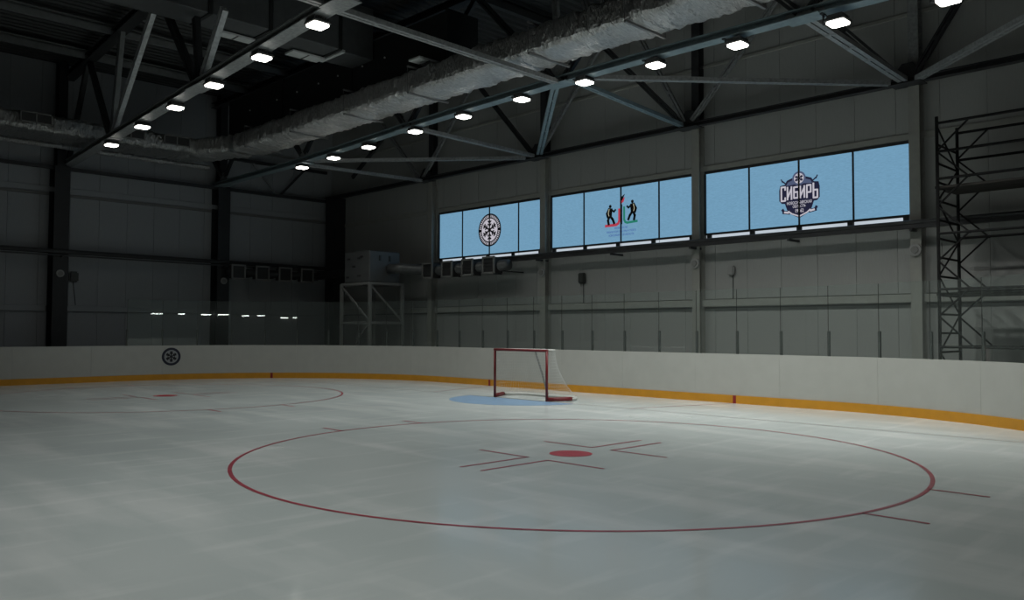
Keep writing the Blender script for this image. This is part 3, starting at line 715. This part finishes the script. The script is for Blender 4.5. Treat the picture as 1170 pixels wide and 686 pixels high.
for i in range(1, 24):
    x = -.9+1.8*i/24; y1 = .54 if abs(x) < .62 else .54-(abs(x)-.62)*1.2; tube(bm, [(x,.02,1.235),(x,y1,1.235)], .0017, 3, False)
for j in range(1, 7): y = j*.075; tube(bm, [(-.88,y,1.235),(.88,y,1.235)], .0017, 3, False)
nt_ = part('net', bm, 'net', gl); nt_['kind'] = 'stuff'

# ------------------------------------------------------------------ cable rails
bm = B(); tube(bm, [(XL+.7, YE-.62, 4.24), (XR-.1, YE-.62, 4.24)], .05, 8); bar(bm, (XL+.7, YE-.58, 4.145), (XR-.1, YE-.58, 4.145), .14, .09)
t = solo('cable_rail', bm, 'dark', 'dark pipe and cable rail running along the window wall below the windows', 'pipe')
for x in [v for v in COLX[1:]] + [-7.4, -1.3, 4.5]:
    bm = B(); bar(bm, (x, YE-.64, 4.07), (x, YE-.06, 4.07), .06, .06); part('rail_bracket', bm, 'dark', t)
bm = B(); tube(bm, [(XL+.75, -20, 4.5), (XL+.75, YE-.7, 4.42)], .085, 8); bar(bm, (XL+.72, -20, 4.37), (XL+.72, YE-.7, 4.29), .14, .05)
t = solo('cable_rail', bm, 'dark', 'dark pipe and cable rail running along the left wall past the columns', 'pipe')
for y in (-11.6, -5.6, .4):
    bm = B(); bar(bm, (XL+.69, y, 4.28), (XL+.95, y, 4.28), .06, .06); part('rail_bracket', bm, 'dark', t)

# ------------------------------------------------------------------ heater unit on its stand, round ducts with diffusers
x0, x1, y0, y1 = -13.1, -11.2, 3.25, 4.75
st = thing('equipment_stand', 'grey braced steel stand in the corner behind the boards, carrying a heater box', 'stand', (-12.15, 4.0, 0))
for x, y in ((x0,y0),(x1,y0),(x1,y1),(x0,y1)):
    bm = B(); bar(bm, (x,y,-.05), (x,y,3.5), .11, .11); part('leg', bm, 'frame', st)
def rail(p, q): bm = B(); bar(bm, p, q, .08, .1); part('rail', bm, 'frame', st)
for z in (3.48, 2.0):
    rail((x0,y0,z),(x1,y0,z)); rail((x1,y0,z),(x1,y1,z)); rail((x0,y1,z),(x1,y1,z)); rail((x0,y0,z),(x0,y1,z))
for p, q in (((x0,y0,3.42),(x1,y0,2.05)), ((x1,y0,3.42),(x1,y1,2.05)), ((x0+.55,y0-.02,.75),(x1-.06,y0-.02,1.97))):
    bm = B(); bar(bm, p, q, .05, .07); part('diagonal', bm, 'frame', st)
au = thing('heater_unit', 'grey boxy heating unit standing on the braced corner stand', 'heater', (-12.15, 4.0, 3.53))
bm = B(); box(bm, (x0+.2, y0-.02, 3.535), (x1-.02, y1-.1, 4.72)); bmesh.ops.bevel(bm, geom=bm.edges[:], offset=.03, segments=1, affect='EDGES'); part('casing', bm, 'ahu', au)
for px, pz in ((-12.6,4.45),(-11.9,4.45),(-11.75,4.5),(-12.25,4.15),(-12.65,3.75),(-11.9,3.78)):
    bm = B(); box(bm, (px-.09, y0-.045, pz-.035), (px+.09, y0-.01, pz+.035)); part('latch', bm, 'grille', au)
for py, pz in ((3.7,4.45),(4.15,4.45)):
    bm = B(); box(bm, (x1-.03, py-.04, pz-.1), (x1+.01, py+.04, pz+.1)); part('latch', bm, 'grille', au)
def duct_line(label, pts, r, centres, axis, m='galv'):
    t = thing('round_duct', label, 'duct', pts[0])
    bm = B(); tube(bm, pts, r, 16); part('duct_pipe', bm, m, t, True)
    h = .27
    for c in centres:
        c = V(c)
        bm = B(); g = c.z-h-.03
        if axis == 'y': bar(bm, (c.x+.5, c.y+.1, pts[0][2]-r-.02), (c.x+.5, YE-.055, pts[0][2]-r-.02), .05, .04)
        else: bar(bm, (c.x+.1, c.y+.5, pts[0][2]-r-.02), (XL+.055, c.y+.5, pts[0][2]-r-.02), .05, .04)
        part('wall_bracket', bm, 'dark', t)
        bm = B()
        if axis == 'y': box(bm, (c.x-h, c.y-.10, c.z-h), (c.x+h, c.y+.3, c.z+h))
        else: box(bm, (c.x-.22, c.y-h, c.z-h+.02), (c.x+.10, c.y+h, c.z+h))
        d = part('diffuser', bm, 'grille', t)
        bm = B()
        for a, b in ((-h-.03,-h+.03),(h-.03,h+.03)):
            if axis == 'y': box(bm, (c.x+a, c.y-.14, c.z-h-.03), (c.x+b, c.y-.08, c.z+h+.03)); box(bm, (c.x-h, c.y-.14, c.z+a), (c.x+h, c.y-.08, c.z+b))
            else: box(bm, (c.x+.08, c.y+a, c.z-h-.03), (c.x+.14, c.y+b, c.z+h+.03)); box(bm, (c.x+.08, c.y-h, c.z+a), (c.x+.14, c.y+h, c.z+b))
        part('diffuser_frame', bm, 'frame', d)
        for k in range(4):
            z = c.z-h+.1+k*.115; bm = B()
            if axis == 'y': box(bm, (c.x-h+.03, c.y-.125, z), (c.x+h-.03, c.y-.10, z+.02))
            else: box(bm, (c.x+.10, c.y-h+.03, z), (c.x+.125, c.y+h-.03, z+.02))
            part('slat', bm, 'darkcol', d)
    return t
duct_line('round duct with four square diffusers on the window wall, under the snowflake window', [(-5.5,4.93,3.95),(-9.3,4.93,3.95),(-10.0,4.75,4.0),(-10.6,4.2,4.05),(-11.17,4.15,4.05)], .19, [(-9.48,4.72,3.93),(-8.36,4.72,3.93),(-7.25,4.72,3.94),(-6.15,4.72,3.96)], 'y')
duct_line('round duct with four square diffusers on the left wall between column and corner', [(-16.9,.35,4.03),(-16.9,4.1,4.03),(-16.6,4.5,4.05),(-15.5,4.5,4.08),(-13.4,4.2,4.08),(-12.95,4.2,4.08)], .16, [(-16.76,.72,4.03),(-16.76,1.76,4.03),(-16.76,2.79,4.03),(-16.76,3.82,4.03)], 'x', 'darkcol')

# ------------------------------------------------------------------ small fixtures on walls and columns
def wall_disc(p, nrm, r, m, label, name='wall_sensor', g='small round fixtures on the columns'):
    t = thing(name, label, 'fixture', p, g)
    bm = B(); disc(bm, p, nrm, r, .06, 20); part('body', bm, m, t)
    bm = B(); disc(bm, V(p)+V(nrm)*.06, nrm, r*.6, .03, 16); part('face', bm, 'frame' if m != 'fixdark' else 'dark', t)
for x, z, lab in ((7.52,3.62,'round grey fixture on the wall post right of the shield crest window'), (1.54,3.64,'round grey fixture on the wall post left of the shield crest window'), (-4.46,3.66,'round grey fixture on the wall post left of the torch emblem window')):
    wall_disc((x, YE-.345, z), (0,-1,0), .14, 'fixture', lab)
for y, lab in ((-5.62,'round pale fixture on the leftmost dark column'), (.40,'round pale fixture on the dark column left of the square diffusers')):
    wall_disc((XL+.70, y, 3.68), (1,0,0), .13, 'fixture', lab)
def wall_box(p, label, r, col):
    t = thing('wall_speaker', label, 'speaker', p, 'wall speakers')
    x, y, z = p; bm = B()
    if col == 'x': box(bm, (x, y-r, z-r*1.2), (x+.14, y+r, z+r*1.2)); bmesh.ops.bevel(bm, geom=bm.edges[:], offset=.05, segments=2, affect='EDGES'); part('body', bm, 'fixdark', t); bm = B(); tube(bm, [(x+.02,y,z-r),(x+.02,y+.1,2.6)], .012, 5)
    else: box(bm, (x-r, y-.14, z-r*1.3), (x+r, y, z+r*1.3)); bmesh.ops.bevel(bm, geom=bm.edges[:], offset=.03, segments=2, affect='EDGES'); part('body', bm, 'fixdark' if r > .12 else 'fixture', t); bm = B(); tube(bm, [(x+.02,y-.02,z-r),(x+.02,y-.02,2.62)], .012, 5)
    part('cable', bm, 'dark', t)
wall_box((-2.9, YE-.05, 3.42), 'dark box with hanging cable on the wall under the torch emblem window', .13, 'y')
wall_box((2.55, YE-.05, 3.4), 'slim grey box with hanging cable on the wall under the shield crest window', .10, 'y')
wall_box((XL+.05, -5.0, 3.62), 'dark round speaker on the left wall just right of the leftmost column', .16, 'x')

# ------------------------------------------------------------------ scaffold tower
sc = thing('scaffold_tower', 'dark tubular scaffold tower with plank decks behind the boards at right', 'scaffold', (10, 4.3, 0))
XS, XS2, YN, YS = 8.62, 11.75, 3.7, 4.95
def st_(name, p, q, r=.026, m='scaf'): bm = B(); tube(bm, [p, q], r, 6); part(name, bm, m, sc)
for x in (XS, XS2):
    st_('upright', (x,YN,-.05), (x,YN,6.22), .034); st_('upright', (x,YS,-.05), (x,YS,6.2), .034)
    for k in range(15):
        z = .5+k*.395
        if z < 6: st_('rung', (x,YN,z), (x,YS,z), .024)
    for k in range(7):
        z = .5+k*.79
        if z+.79 < 6.1: st_('frame_diagonal', (x, YN if k%2 else YS, z), (x, YS if k%2 else YN, z+.79), .02)
for y in (YN, YS):
    for z in (6.08, 5.48, 4.91, 3.76, 2.60, 1.40, .45): st_('ledger', (XS,y,z), (XS2,y,z), .03)
    for z in (5.5, 3.2, 2.05, 4.35):
        for x, sx in ((XS,1), (XS2,-1)):
            st_('knee_brace', (x,y,z), (x+sx*.62,y,z+.58), .02); st_('knee_brace', (x,y,z-.02), (x+sx*.62,y,z-.62), .02)
for z in (4.72, 2.47):
    for k in range(4):
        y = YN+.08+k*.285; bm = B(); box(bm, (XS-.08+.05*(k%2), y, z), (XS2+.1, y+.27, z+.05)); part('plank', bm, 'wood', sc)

# ------------------------------------------------------------------ tube lights along the right-hand wall (seen only as reflections in the glass)
for y, L in ((3.2,1.0), (-3.75,.6), (-5.3,.45), (-12.7,.8), (-13.95,.75), (-21.6,.9), (-23.2,.6), (-34.95,.8), (-36.6,1.0)):
    t = thing('tube_light', 'lit tube light on the right-hand wall, out of the picture', 'lamp', (19.0, y, 2.85), 'tube lights on the right-hand wall')
    bm = B(); box(bm, (18.95, y-L/2, 2.80), (19.02, y+L/2, 2.88)); part('tube', bm, 'tube', t)
    bm = B(); box(bm, (18.95, y-L/2-.05, 2.88), (19.05, y+L/2+.05, 2.96)); box(bm, (19.0, y-.05, 2.88), (XR, y+.05, 2.94)); part('housing', bm, 'lamp', t)
